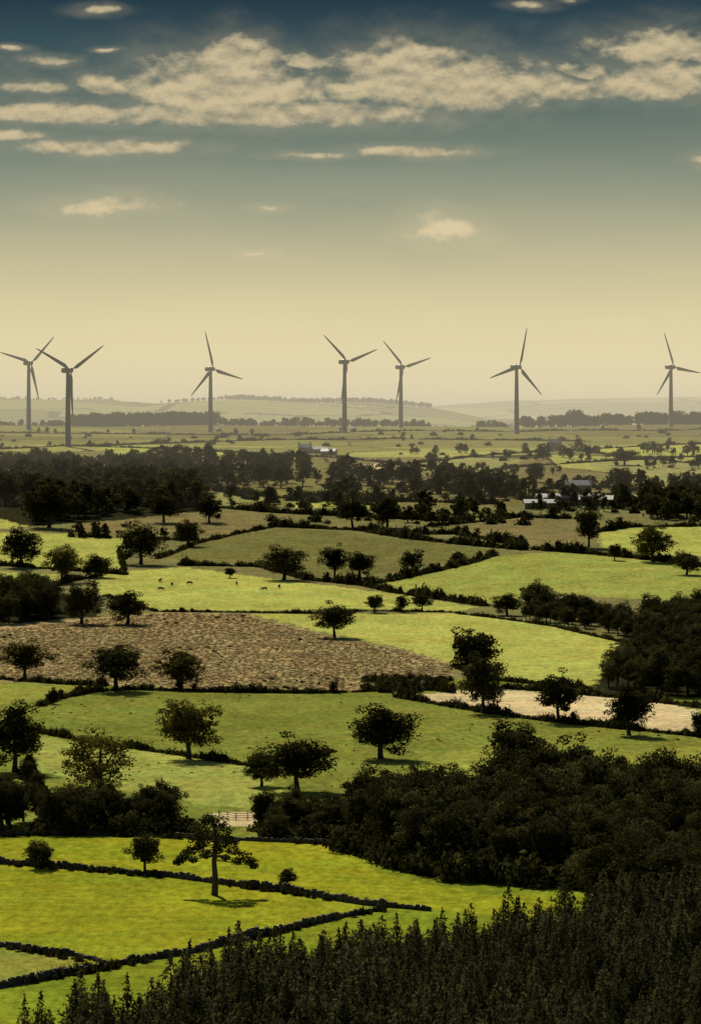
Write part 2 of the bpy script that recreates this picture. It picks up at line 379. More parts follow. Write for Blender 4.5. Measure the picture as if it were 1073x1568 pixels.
def mass(name, kind, P, sw, sh, sink=0.):
    P = np.asarray(P); n = len(P)
    if n == 0: return
    me_ = bpy.data.meshes.new(name)
    z = ground(P[:, 0], P[:, 1])+CAMZ-sink
    me_.from_pydata(np.column_stack([P, z]).tolist(), [], [])
    sw = np.broadcast_to(sw, (n,)); sh = np.broadcast_to(sh, (n,))
    a = me_.attributes.new('scl', 'FLOAT_VECTOR', 'POINT'); a.data.foreach_set('vector', np.column_stack([sw, sw, sh]).astype(np.float32).ravel())
    a = me_.attributes.new('rot', 'FLOAT_VECTOR', 'POINT'); a.data.foreach_set('vector', np.column_stack([np.zeros(n), np.zeros(n), R.uniform(0, 6.28, n)]).astype(np.float32).ravel())
    a = me_.attributes.new('idx', 'INT', 'POINT'); a.data.foreach_set('value', R.randint(0, CNT[kind], n).astype(np.int32))
    ob = bpy.data.objects.new(name, me_); scene.collection.objects.link(ob)
    md = ob.modifiers.new('plants', 'NODES'); md.node_group = gn(kind); return ob
def scatter(pts, sp, keep=1., clump=0.):
    P = poly(pts) if not isinstance(pts, np.ndarray) else pts
    x0, y0 = P.min(0); x1, y1 = P.max(0)
    gx, gy = np.meshgrid(np.arange(x0, x1, sp), np.arange(y0, y1, sp))
    gx = gx.ravel()+R.uniform(-.45, .45, gx.size)*sp; gy = gy.ravel()+R.uniform(-.45, .45, gy.size)*sp
    m = inside(P, gx, gy) & (R.uniform(size=gx.size) < keep)
    if clump: m &= (np.sin(gx/23.+gy/41.)+np.sin(gx/37.-gy/29.+2)+R.normal(size=gx.size)*.4) > clump
    return np.column_stack([gx[m], gy[m]])
def wood(name, kind, pts, sp, h0, h1, keep=1., clump=0., wide=1., base=12.):
    P = scatter(pts, sp, keep, clump); n = len(P)
    h = R.uniform(h0, h1, n)/base
    h = h*(1+.14*np.sin(P[:, 0]/17.+P[:, 1]/31.))
    mass(name, kind, P, h*wide*R.uniform(.8, 1.25, n), h)
    return P

# ---- woods
wood('broadleaf_woodland', 'near', [(535,1290),(545,1262),(700,1258),(1150,1250),(1150,1350),(950,1362),(820,1350),(700,1341),(610,1320)], 6.4, 9.5, 14.5)
wood('woodland_understorey', 'bush', [(530,1292),(610,1312),(700,1334),(820,1344),(950,1354),(950,1366),(820,1358),(700,1349),(605,1328),(525,1298)], 1.9, 2.2, 5., wide=.8, base=1.)
wood('broadleaf_woodland', 'near', [(890,1385),(960,1372),(1150,1350),(1150,1440),(960,1450)], 6.5, 9, 13)
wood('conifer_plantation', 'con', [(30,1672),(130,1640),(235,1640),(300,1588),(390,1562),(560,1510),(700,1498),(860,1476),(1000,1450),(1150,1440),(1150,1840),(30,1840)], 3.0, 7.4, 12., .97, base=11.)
wood('broadleaf_copse', 'near', [(985,955),(1150,940),(1150,1075),(915,1060),(985,1020)], 9, 7, 12.5)
wood('broadleaf_copse', 'near', [(800,938),(870,938),(960,958),(1010,975),(1000,985),(900,965),(800,950)], 7, 5, 8.5)
wood('broadleaf_copse', 'near', [(-60,915),(80,925),(75,950),(-60,962)], 8, 9, 13)
wood('broadleaf_copse', 'near', [(65,1252),(292,1260),(292,1276),(65,1277)], 5, 5, 8.5)
wood('broadleaf_copse', 'near', [(400,1255),(520,1258),(530,1284),(400,1284)], 5, 4, 8.5)
wood('broadleaf_copse', 'near', [(-60,1255),(45,1257),(45,1277),(-60,1277)], 5, 6, 9)
wood('woodland_understorey', 'bush', [(60,1268),(295,1270),(295,1279),(60,1279)], 1.6, 1.5, 3., wide=.8, base=1.)
wood('woodland_understorey', 'bush', [(395,1270),(530,1272),(530,1288),(395,1284)], 1.8, 1.5, 3.2, wide=.8, base=1.)
wood('broadleaf_woodland', 'far', [(-60,745),(320,745),(320,780),(200,786),(45,803),(45,775),(-60,770)], 11, 11, 18, .9)
wood('broadleaf_woodland', 'far', [(-60,715),(140,712),(150,725),(-60,735)], 12, 9, 13, .8)
wood('broadleaf_woodland', 'far', [(150,712),(460,712),(500,745),(330,752),(150,740)], 14, 9, 15, .6)
wood('broadleaf_woodland', 'far', [(500,728),(720,728),(720,765),(500,762)], 13, 8, 14, .5)
wood('hedgerow_trees', 'far', [(330,768),(720,765),(720,800),(415,802),(340,785)], 14, 6, 13, .6, .2)
wood('hedgerow_trees', 'far', [(700,735),(1150,745),(1150,795),(900,795),(700,790)], 12, 5, 13, .7, .1)
wood('hedgerow_trees', 'far', [(560,698),(860,688),(1150,692),(1150,735),(760,735)], 17, 5, 10, .6, .8)
wood('hedgerow_trees', 'far', [(990,765),(1150,755),(1150,800),(990,795)], 9, 8, 15)
wood('scrub_bushes', 'bush', [(330,745),(1150,745),(1150,800),(415,802)], 14, 1.5, 4.5, .7, -.2, base=1.)
wood('scrub_bushes', 'bush', [(-60,668),(1130,664),(1130,735),(-60,712)], 34, 1.2, 3.2, .3, -.2, base=1.)
def strip(name, kind, x0, x1, Y0, Y1, sp, h0, h1, keep=1., clump=0., base=12.):
    P = np.array([[(x0-CX)/F*Y0, Y0], [(x1-CX)/F*Y0, Y0], [(x1-CX)/F*Y1, Y1], [(x0-CX)/F*Y1, Y1]])
    P = scatter(P, sp, keep, clump); n = len(P); h = R.uniform(h0, h1, n)/base; mass(name, kind, P, h*1.1, h)
strip('distant_treeline', 'far', 110, 335, 3900, 4010, 9, 9, 17)
strip('distant_treeline', 'far', 335, 560, 3920, 3980, 9, 5, 11, .9)
strip('distant_treeline', 'far', -100, 110, 3950, 4000, 10, 5, 11, .8)
strip('distant_treeline', 'far', 560, 660, 3900, 3960, 9, 5, 10, .7)
strip('distant_treeline', 'far', 730, 775, 3900, 3960, 9, 6, 10, .8)
strip('distant_treeline', 'far', 800, 965, 3850, 3920, 9, 6, 14, .9)
strip('distant_treeline', 'far', 870, 886, 3850, 3900, 8, 14, 19)
strip('distant_treeline', 'far', 975, 1150, 3850, 3940, 9, 8, 16)
strip('distant_treeline', 'far', 345, 660, 6900, 7050, 12, 6, 11, .95)
strip('distant_treeline', 'far', 245, 345, 6950, 7050, 14, 3, 8, .7)
strip('distant_treeline', 'far', -60, 180, 6950, 7020, 14, 3, 6, .7)
strip('distant_treeline', 'far', 560, 900, 5200, 5400, 24, 7, 11, .4, .4)

# ---- hedges
def hedge(pts, h=1.8, w=1.3, gap=0., kind='bush', name='hedgerow', trees=0., th=(5, 9)):
    P = resample(poly(pts), w*.75); n = len(P)
    P = P+R.normal(size=P.shape)*w*.22
    s = np.arange(n); wv = np.sin(s/9.+R.uniform(0, 6))+np.sin(s/4.3+R.uniform(0, 6))
    kp = (R.uniform(size=n) > gap)
    P2 = P[kp]; hh = (h*R.uniform(.55, 1.4, n)*(1+.3*wv))[kp]
    mass(name, kind, P2, w*R.uniform(.7, 1.4, len(P2)), hh, .1)
    if trees:
        k_ = R.uniform(size=n) < trees; P3 = P[k_]
        if len(P3):
            hh = R.uniform(*th, len(P3))/12; mass('hedgerow_trees', 'far' if P3[:, 1].mean() > 1500 else 'near', P3, hh, hh)
hedge([(60,1082),(90,1070),(140,1060),(200,1056),(330,1060),(480,1062),(600,1058),(690,1052)], 1.6, 1.2, .12, trees=.02, th=(2.5, 4))
hedge([(-60,1040),(0,1040),(100,1048),(160,1050)], 1.7, 1.3, .2)
hedge([(605,1067),(690,1082),(760,1094),(850,1106),(960,1117),(1068,1128),(1130,1135)], 1.6, 1.3, .1, trees=.02, th=(2.5, 4))
hedge([(735,1052),(830,1058),(960,1070),(1072,1084),(1130,1090)], 1.6, 1.3, .2)
hedge([(60,1122),(130,1135),(210,1147),(300,1160),(375,1172)], 1.2, .95, .15, trees=.015, th=(2, 3.5))
hedge([(40,1180),(55,1210),(70,1250)], 1.8, 1.4, .1, trees=.05, th=(3, 5))
hedge([(280,866),(400,868),(470,888),(560,897),(600,907),(740,928)], 2.6, 2., .1, trees=.04, th=(3, 5))
hedge([(580,893),(640,880),(720,862),(755,850)], 2.2, 1.8, .25, trees=.08, th=(3, 5))
hedge([(415,806),(550,812),(620,824),(720,835),(800,842)], 3., 2.4, .05, trees=.03, th=(4, 6))
hedge([(240,856),(300,832),(360,818),(415,808)], 1.5, 1.4, .3)
hedge([(110,822),(200,824),(300,828)], 2.2, 2.2, .3, trees=.06)
hedge([(620,818),(700,818),(800,836)], 3, 2.4, .1, trees=.06, th=(4, 6))
hedge([(660,806),(790,792),(900,795)], 2.4, 2., .25, trees=.07)
hedge([(820,842),(900,848),(1000,858),(1072,868),(1130,875)], 2.6, 2.2, .1, trees=.08, th=(4, 6))
hedge([(915,815),(960,807),(1072,806),(1130,804)], 2.4, 2.2, .2, trees=.07)
hedge([(340,778),(420,785),(520,790),(620,795),(720,800)], 3, 2.4, .05, trees=.04)
hedge([(330,752),(420,762),(520,768),(650,768),(760,772)], 3, 2.4, .1, trees=.05)
hedge([(183,845),(187,862),(190,876)], 1.4, 1.1, .5)
hedge([(150,882),(100,892),(60,905)], 1.8, 1.6, .2, trees=.06, th=(4, 6))
hedge([(700,940),(770,948),(850,960),(980,990)], 1., .9, .3)
hedge([(160,912),(240,937),(370,938),(480,940),(560,936),(700,938)], 1., 1., .25)
hedge([(0,866),(60,870),(190,880)], 1.8, 1.6, .1)
hedge([(694,1020),(760,1042),(900,1055)], 1.3, 1.3, .25)
for pts in ([(-60,661),(100,664),(300,666),(540,662),(800,661),(1130,655)], [(-60,690),(100,683),(300,690),(500,700),(620,712)],
            [(150,684),(340,676),(600,672),(900,676)], [(600,712),(720,700),(860,690),(1000,683),(1130,680)], [(680,735),(780,716),(900,708),(1050,700),(1130,698)],
            [(620,712),(700,722),(800,740)], [(880,690),(960,700),(1080,712)], [(200,702),(330,708),(460,705)]):
    hedge(pts, 1.4, 1.7, .15, trees=.02, th=(4, 7))

# heather and rough tussocks on the brown moor field
moor = [(-100,975),(150,948),(250,939),(370,940),(400,950),(500,974),(620,997),(690,1020),(688,1042),(560,1056),(300,1054),(160,1046),(-100,1040)]
P = scatter(moor, 1.8, .75)
mass('heather_tussocks', 'heath', P, R.uniform(.3, 1.0, len(P)), R.uniform(.12, .34, len(P)))
P = scatter(moor, 8, .5, .4)
mass('scrub_bushes', 'bush', P, R.uniform(.3, 1.1, len(P)), R.uniform(.25, .8, len(P)))
P = scatter([(560,1040),(690,1040),(700,1062),(560,1062)], 3.5, .6); mass('scrub_bushes', 'bush', P, R.uniform(1., 2., len(P)), R.uniform(1., 2.4, len(P)))
P = scatter([(-60,1062),(1100,1072),(1130,1178),(640,1180),(430,1220),(-60,1240)], 7, .5, .3)
Ps = poly([(605,1066),(700,1058),(760,1055),(830,1060),(1000,1072),(1068,1088),(1064,1127),(900,1110),(730,1086)]); P = P[~inside(Ps, P[:, 0], P[:, 1])]
mass('rough_grass_tufts', 'bush', P, R.uniform(.25, .5, len(P)), R.uniform(.15, .35, len(P)))

# ---- individual trees
def tree(px, py, hpx, wpx, me_, name='broadleaf_tree', tint=(1, 1, 1)):
    X, Y = G(px, py); s = Y/F; w, h = dims(me_)
    ob = bpy.data.objects.new(name, me_); scene.collection.objects.link(ob)
    sx = wpx*s/w*1.03
    ob.location = (X, Y, gz(X, Y)-.05); ob.scale = (sx, sx, hpx*s/h); ob.rotation_euler = (0, 0, R.uniform(0, 6.28) if me_ is not pine_me else 0)
    ob.color = (*tint, 1)
ol = (1.6, 1.5, 1.1); li = (2.3, 2.1, 1.3)
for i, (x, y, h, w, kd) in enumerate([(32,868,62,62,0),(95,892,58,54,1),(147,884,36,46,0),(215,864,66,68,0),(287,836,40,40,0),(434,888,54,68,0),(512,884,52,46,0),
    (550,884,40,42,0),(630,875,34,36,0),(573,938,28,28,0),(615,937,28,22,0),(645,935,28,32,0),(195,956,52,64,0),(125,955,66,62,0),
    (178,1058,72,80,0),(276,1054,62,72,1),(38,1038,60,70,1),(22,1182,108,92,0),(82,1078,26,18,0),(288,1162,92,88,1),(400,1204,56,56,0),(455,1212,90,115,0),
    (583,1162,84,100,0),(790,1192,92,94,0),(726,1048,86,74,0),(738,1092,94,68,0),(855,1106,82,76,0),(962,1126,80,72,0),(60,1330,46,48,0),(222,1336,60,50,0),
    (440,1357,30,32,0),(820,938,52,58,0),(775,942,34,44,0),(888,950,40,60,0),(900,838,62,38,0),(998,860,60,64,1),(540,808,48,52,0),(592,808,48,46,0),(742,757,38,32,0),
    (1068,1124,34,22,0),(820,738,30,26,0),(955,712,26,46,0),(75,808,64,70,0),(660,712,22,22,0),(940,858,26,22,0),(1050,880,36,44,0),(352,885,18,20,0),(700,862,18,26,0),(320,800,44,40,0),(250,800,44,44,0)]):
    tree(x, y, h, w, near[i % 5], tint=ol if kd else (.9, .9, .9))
tree(512, 976, 56, 62, near[1])
tree(150, 1220, 106, 124, sparse[0], tint=li); tree(100, 880, 46, 44, sparse[1], tint=li)
tree(328, 1371, 124, 84, pine_me, 'scots_pine_tree')

# ------------------------------------------------------------------ dry stone walls
def wall(pts, h=.95):
    P = resample(poly(pts), .55); V = []; Fc = []
    box = [(0,1,2,3), (7,6,5,4), (0,4,5,1), (1,5,6,2), (2,6,7,3), (3,7,4,0)]
    wob = np.cumsum(R.normal(size=len(P))*.07); wob -= np.linspace(wob[0], wob[-1], len(P))
    for i in range(len(P)-1):
        a = P[i]; d = P[i+1]-a; L_ = np.linalg.norm(d); d /= L_; n = np.array([-d[1], d[0]])
        hh = h*(1+.16*math.sin(i/7.)+.12*math.sin(i/2.3)+.2*math.sin(i/19.)); z0 = gz(*a)-.15; zc = 0
        for c in range(4):
            ch = (hh+.15)/4*R.uniform(.88, 1.1); t = (.34-.05*c)*R.uniform(.88, 1.12); off = R.uniform(-.3, .05)*L_; ln = L_*R.uniform(.9, 1.25)
            if c == 3: t *= 1.1; ch *= R.uniform(.3, 1.8); ln *= .75
            b0 = a+d*off+n*wob[i]; k0 = len(V)
            for zz in (z0+zc, z0+zc+ch*.97):
                for sx, sn in ((0, -1), (1, -1), (1, 1), (0, 1)):
                    q_ = b0+d*ln*sx+n*t*sn; V.append((q_[0]+R.normal()*.03, q_[1]+R.normal()*.03, zz+R.normal()*.03))
            Fc += [tuple(k0+j for j in f_) for f_ in box]; zc += ch
    me_ = bpy.data.meshes.new('dry_stone_wall'); me_.from_pydata(V, [], Fc); me_.materials.append(M_stone)
    scene.collection.objects.link(bpy.data.objects.new('dry_stone_wall', me_))
wall([(-150,1316),(0,1323),(100,1330),(230,1340),(330,1354),(450,1368),(560,1385),(660,1395)])
wall([(-150,1545),(0,1512),(90,1496),(175,1479),(290,1459),(440,1424),(580,1393)])
wall([(-150,1428),(0,1449),(60,1458),(110,1464),(172,1478)], .7)
wall([(-150,1281),(0,1280),(80,1279),(230,1280),(330,1285),(530,1294)], .75)
for pts in ([(0,1325),(230,1342),(450,1370),(560,1387),(640,1394)], [(0,1514),(90,1498),(175,1481),(290,1461),(440,1426),(580,1395)], [(0,1281),(230,1282),(530,1296)], [(50,1502),(110,1492),(180,1484)], [(60,1496),(120,1486),(175,1481)], [(0,1451),(60,1460),(172,1480)]):
    P = resample(poly(pts), .5); P = P+R.normal(size=P.shape)*.6
    s = np.arange(len(P)); kp = R.uniform(size=len(P)) < .5+.45*np.sin(s/13.+R.uniform(0, 6))
    mass('wallside_scrub', 'bush', P[kp], R.uniform(.2, .8, kp.sum()), R.uniform(.2, 1.25, kp.sum())**1.3)

# wooden field fence by the copse
P = resample(poly([(335,1252),(365,1256),(398,1254)]), 2.0); b = MB()
def bx(b, c, d, mi=0):
    c = np.array(c); d = np.array(d)/2
    V = [c+d*np.array(s) for s in ((-1,-1,-1),(1,-1,-1),(1,1,-1),(-1,1,-1),(-1,-1,1),(1,-1,1),(1,1,1),(-1,1,1))]
    b.add(V, [(3,2,1,0),(4,5,6,7),(0,1,5,4),(1,2,6,5),(2,3,7,6),(3,0,4,7)], .5, mi)
for i, q_ in enumerate(P):
    z = gz(*q_); bx(b, (q_[0], q_[1], z+.6), (.16, .16, 1.5))
    if i < len(P)-1:
        q2 = P[i+1]
        for hz in (.4, .8, 1.2): b.tube([(q_[0], q_[1]-.1, z+hz), (q2[0], q2[1]-.1, gz(*q2)+hz)], [.05, .05], 4)
me_ = b.mesh('wooden_fence', [M_wood]); scene.collection.objects.link(bpy.data.objects.new('wooden_fence', me_))

# ------------------------------------------------------------------ wind turbines
def tower_mesh(H):
    b = MB(); b.tube([(0, 0, -1), (0, 0, .3), (0, 0, .31), (0, 0, H*.33), (0, 0, H*.66), (0, 0, H-1.6)], [2.7, 2.7, 2.2, 1.95, 1.65, 1.35], 20)
    return b.mesh('tower', [M_tower])
b = MB(); prof = [(-2.6, 1.3, 1.4), (-2.2, 1.8, 1.85), (1, 2.0, 2.1), (5, 1.9, 2.0), (6.6, 1.5, 1.6), (7, .8, .9)]
V = []; kk = 12
for y, a_, c_ in prof:
    for j in range(kk):
        w = 6.283*j/kk; V.append((a_*np.sign(math.cos(w))*abs(math.cos(w))**.5, y, c_*np.sign(math.sin(w))*abs(math.sin(w))**.5))
Fq = [(i*kk+j, i*kk+(j+1) % kk, (i+1)*kk+(j+1) % kk, (i+1)*kk+j) for i in range(len(prof)-1) for j in range(kk)]
b.add(V, Fq, .5, 0)
b.add([V[j] for j in range(kk)], [(0, 1, 2, 3), (0, 3, 4, 5), (0, 5, 6, 7), (0, 7, 8, 9), (0, 9, 10, 11)], .5, 0)
b.tube([(0, 5.4, 1.7), (0, 5.4, 3.2)], [.12, .06], 5)
nac_me = b.mesh('nacelle', [M_tower])
b = MB(); b.tube([(0, -2.5, 0), (0, -3.2, 0), (0, -4.4, 0), (0, -5.2, 0), (0, -5.5, 0)], [1.5, 1.9, 1.8, 1.1, .1], 14); hub_me = b.mesh('hub', [M_tower])
b = MB(); V = []; st = [(0, 1., 1., 0), (1.6, 1., .95, 0), (5, 3.3, .7, 16), (10, 2.8, .5, 10), (18, 2.1, .36, 5), (26, 1.45, .24, 2), (31, .9, .14, 0), (33, .35, .07, 0)]
for r_, ch, th_, tw in st:
    for j in range(10):
        w = 6.283*j/10; x = math.cos(w)*ch*.5+(ch*.18 if r_ > 2 else 0); y = math.sin(w)*th_*.5*(1-.5*math.cos(w) if r_ > 2 else 1)
        t = math.radians(tw); V.append((x*math.cos(t)-y*math.sin(t), x*math.sin(t)+y*math.cos(t), r_+1))
b.add(V, [(i*10+j, i*10+(j+1) % 10, (i+1)*10+(j+1) % 10, (i+1)*10+j) for i in range(len(st)-1) for j in range(10)], .5, 0)
blade_me = b.mesh('blade', [M_tower])
for mm in (nac_me, hub_me, blade_me): mm.polygons.foreach_set('use_smooth', np.ones(len(mm.polygons), bool))
YAW = math.radians(38); cy = math.cos(YAW)
for bxp, byp, hx, hy, tips in [
    (44,658,43,556,[(1,539),(72,517)]), (104,684,104,567,[(58,535),(143,533)]), (322,662,321,565,[(308,508),(359,577),(287,605)]),
    (527,663,526,554,[(482,514),(571,532),(509,618)]), (613,655,613,562,[(585,527),(643,548),(598,615)]), (790,664,790,562,[(796,501),(746,581),(813,600)]),
    (1026,653,1025,562,[(1008,510),(1066,568),(992,608)])]:
    X, Y = G(bxp, byp); s = Y/F; z = gz(X, Y); Hh = (byp-hy)*s
    v = sum(np.exp(3j*math.atan2(-(t[1]-hy), (t[0]-hx)/cy)) for t in tips); phase = np.angle(v)/3
    root = bpy.data.objects.new('wind_turbine', None); scene.collection.objects.link(root); root.location = (X, Y, z); root.rotation_euler = (0, 0, YAW)
    def ch(nm, me_, loc=(0, 0, 0), rot=(0, 0, 0)):
        o_ = bpy.data.objects.new(nm, me_); scene.collection.objects.link(o_); o_.parent = root; o_.location = loc; o_.rotation_euler = rot; return o_
    tm = tower_mesh(Hh); tm.polygons.foreach_set('use_smooth', np.ones(len(tm.polygons), bool)); ch('tower', tm)
    ch('nacelle', nac_me, (0, 0, Hh)); ch('rotor_hub', hub_me, (0, 0, Hh))
    for i in range(3):
        th = phase+i*2*math.pi/3
        ch('blade_%d' % (i+1), blade_me, (0, -3.9, Hh), (0, math.pi/2-th, 0))

# ------------------------------------------------------------------ farm buildings
def building(name, px, py, Lx, Wy, Hh, Rh, rot, house=False, rm=None):
    X, Y = G(px, py); root = bpy.data.objects.new(name, None); scene.collection.objects.link(root)
    root.location = (X, Y, gz(X, Y)-.3); root.rotation_euler = (0, 0, rot)
    def part(nm, b, ms):
        o_ = bpy.data.objects.new(nm, b.mesh(nm, ms)); scene.collection.objects.link(o_); o_.parent = root
    b = MB(); x, y = Lx/2, Wy/2
    b.add([(-x,-y,0),(x,-y,0),(x,y,0),(-x,y,0),(-x,-y,Hh),(x,-y,Hh),(x,y,Hh),(-x,y,Hh)],
          [(0,1,5,4),(2,3,7,6),(0,4,7,3),(1,2,6,5)], .5, 0)
    b.v.append(np.array([(-x,-y,Hh),(-x,0,Hh+Rh),(-x,y,Hh),(x,-y,Hh),(x,0,Hh+Rh),(x,y,Hh)], float)); b.t.append(np.full(6, .5))
    b.f += [[b.n, b.n+1, b.n+2], [b.n+3, b.n+5, b.n+4]]; b.m += [0, 0]; b.n += 6
    part('walls', b, [M_wall])
    b = MB(); e = .35
    for sg in (-1, 1):
        sl = Rh/y; zo = Hh-e*sl
        V = [(-x-e, sg*(y+e), zo+.05), (x+e, sg*(y+e), zo+.05), (x+e, 0, Hh+Rh+.05), (-x-e, 0, Hh+Rh+.05)]
        V += [(a_, b_, c_+.2) for a_, b_, c_ in V]
        b.add(V, [(0,1,2,3),(4,5,6,7),(0,1,5,4),(1,2,6,5),(3,0,4,7)], .5, 0)
    part('roof', b, [rm or M_roof])
    b = MB(); n = max(2, int(Lx/3.5))
    for i in range(n):
        xx = -x+Lx*(i+.5)/n
        if i == n//2: bx(b, (xx, -y-.02, 1.1 if house else 1.7), (1.1 if house else 3, .08, 2.1 if house else 3.2))
        else:
            for zz in ((1.5, 4.1) if house else (Hh*.6,)): bx(b, (xx, -y-.02, zz), (1., .08, 1.2))
    part('door_and_windows', b, [M_dark])
    if house:
        b = MB()
        for sg in (-1, 1): bx(b, (sg*(x-.6), 0, Hh+Rh+.6), (.9, .9, 1.8))
        part('chimneys', b, [M_wall])
building('farm_barn', 868, 772, 34, 12, 3.6, 2.2, .08); building('farm_barn', 912, 774, 18, 10, 3.5, 2., -.15); building('farm_barn', 830, 778, 20, 9, 3, 1.8, .05)
building('stone_farmhouse', 884, 757, 14, 8, 5.5, 2.6, .1, True); building('stone_farmhouse', 764, 756, 11, 7, 5, 2.4, .4, True)
building('farm_barn', 484, 694, 14, 8, 3, 1.8, .3); building('stone_farmhouse', 466, 694, 9, 6, 4.5, 2.2, 0, True); building('farm_barn', 503, 697, 10, 7, 3, 1.6, -.3)
building('stone_farmhouse', 848, 688, 9, 7, 5, 2.6, .2, True); building('utility_hut', 334, 661, 5, 4, 2.5, 1.2, .1); building('utility_hut', 540, 661, 5, 4, 2.5, 1.2, .1)

# ------------------------------------------------------------------ cattle
def cow_mesh(graze=True):
    V = [(-.75,0,1.15),(0,0,1.08),(.6,0,1.12)]; E = [(0,1),(1,2)]; r = [(.30,.34),(.36,.40),(.30,.36)]
    def chain(a, pts, rs):
        for p_, q_ in zip(pts, rs): V.append(p_); r.append((q_, q_)); E.append((a, len(V)-1)); a = len(V)-1
        return a
    if graze: h = chain(2, [(.98,0,1.1),(1.25,0,.75),(1.42,0,.42),(1.55,0,.14)], [.21,.15,.14,.085])
    else: h = chain(2, [(.98,0,1.35),(1.2,0,1.55),(1.42,0,1.5),(1.7,0,1.35)], [.2,.15,.15,.085])
    hp = V[h-1]
    for sg in (-1, 1):
        chain(h-1, [(hp[0]-.05, sg*.26, hp[2]+.12)], [.045])
        chain(2, [(.58, sg*.22, .78),(.62, sg*.22, .42),(.58, sg*.22, .04)], [.14,.075,.06])
        chain(0, [(-.66, sg*.24, .80),(-.92, sg*.24, .46),(-.82, sg*.24, .04)], [.19,.08,.06])
    chain(0, [(-1.08,0,1.25),(-1.16,0,.85),(-1.15,0,.5)], [.06,.035,.05])
    me_ = bpy.data.meshes.new('c'); me_.from_pydata(V, E, []); ob = bpy.data.objects.new('c', me_); scene.collection.objects.link(ob)
    sk = ob.modifiers.new('s', 'SKIN')
    for i, q_ in enumerate(r): me_.skin_vertices[0].data[i].radius = q_
    me_.skin_vertices[0].data[0].use_root = True
    sb = ob.modifiers.new('ss', 'SUBSURF'); sb.levels = 2
    dg = bpy.context.evaluated_depsgraph_get(); out = bpy.data.meshes.new_from_object(ob.evaluated_get(dg)); bpy.data.objects.remove(ob)
    out.materials.clear(); out.materials.append(M_cow); out.name = 'cow'; return out
try: cows = [cow_mesh(True), cow_mesh(False)]
except Exception as e:
    print('cow', e); cows = []
if cows:
    for x, y, k_, rz in [(245,892,1,1.2),(263,897,0,1.8),(290,896,0,.3),(362,896,1,1.7),(404,905,0,3.3),(427,901,1,1.4),(246,905,0,.2)]:
        X, Y = G(x, y); ob = bpy.data.objects.new('cow', cows[k_]); scene.collection.objects.link(ob)
        ob.location = (X, Y, gz(X, Y)); ob.rotation_euler = (0, 0, rz); ob.scale = (1.1,)*3

# ------------------------------------------------------------------ haze over the far plateau
bpy.ops.mesh.primitive_cube_add(size=1, location=(0, 8550, CAMZ-15)); hz = bpy.context.object; hz.name = 'haze'; hz.scale = (9000, 12900, 170)
m, N, L = mat('haze'); o = N.new('ShaderNodeOutputMaterial'); ab = N.new('ShaderNodeVolumeAbsorption'); em = N.new('ShaderNodeEmission'); ad = N.new('ShaderNodeAddShader')
SG = 1.75e-4; ab.inputs['Color'].default_value = (0, 0, 0, 1); ab.inputs['Density'].default_value = SG
em.inputs['Color'].default_value = (.66, .585, .41, 1); em.inputs['Strength'].default_value = SG
L.new(ab.outputs[0], ad.inputs[0]); L.new(em.outputs[0], ad.inputs[1]); L.new(ad.outputs[0], o.inputs['Volume'])
hz.data.materials.clear(); hz.data.materials.append(m)

# ------------------------------------------------------------------ sky
SUN_EL = math.radians(37); SUN_AZ = math.radians(-16)
w = bpy.data.worlds.new('World'); scene.world = w; w.use_nodes = True; N = w.node_tree.nodes; L = w.node_tree.links; N.clear()
o = N.new('ShaderNodeOutputWorld')
sky = N.new('ShaderNodeTexSky'); sky.sky_type = 'NISHITA'; sky.sun_disc = False; sky.sun_elevation = SUN_EL; sky.sun_rotation = SUN_AZ % (2*math.pi)
bg1 = N.new('ShaderNodeBackground'); bg1.inputs['Strength'].default_value = .05; L.new(sky.outputs[0], bg1.inputs['Color'])
tc = N.new('ShaderNodeTexCoord'); sp = N.new('ShaderNodeSeparateXYZ'); L.new(tc.outputs['Generated'], sp.inputs[0])
az = M('ARCTAN2', sp.outputs[0], sp.outputs[1]); el = M('ARCSINE', sp.outputs[2])
ramp = N.new('ShaderNodeValToRGB'); cr = ramp.color_ramp; cr.interpolation = 'LINEAR'
stops = [(640,(242,225,177)),(600,(240,223,174)),(540,(232,217,168)),(480,(220,207,161)),(400,(195,187,151)),(320,(160,162,136)),(240,(124,134,119)),(160,(93,110,105)),(80,(58,82,88)),(0,(38,60,72))]
def lin(c): return tuple(((v/255+.055)/1.055)**2.4 for v in c)
cr.elements.remove(cr.elements[1])
for i, (y, c) in enumerate(stops):
    pos = (HZ-y)/640.
    e = cr.elements[0] if i == 0 else cr.elements.new(pos)
    e.position = pos; e.color = (*lin(c), 1)
cmb = N.new('ShaderNodeCombineXYZ'); L.new(M('MULTIPLY', az, F), cmb.inputs[0]); L.new(M('MULTIPLY', el, F), cmb.inputs[1])
def vnoise(scale, det, rough, st=(1, 1, 1), loc=(0, 0, 0)):
    mp = N.new('ShaderNodeMapping'); mp.inputs['Scale'].default_value = st; mp.inputs['Location'].default_value = loc; L.new(cmb.outputs[0], mp.inputs['Vector'])
    n = N.new('ShaderNodeTexNoise'); n.inputs['Scale'].default_value = scale; n.inputs['Detail'].default_value = det; n.inputs['Roughness'].default_value = rough
    L.new(mp.outputs[0], n.inputs['Vector']); return n
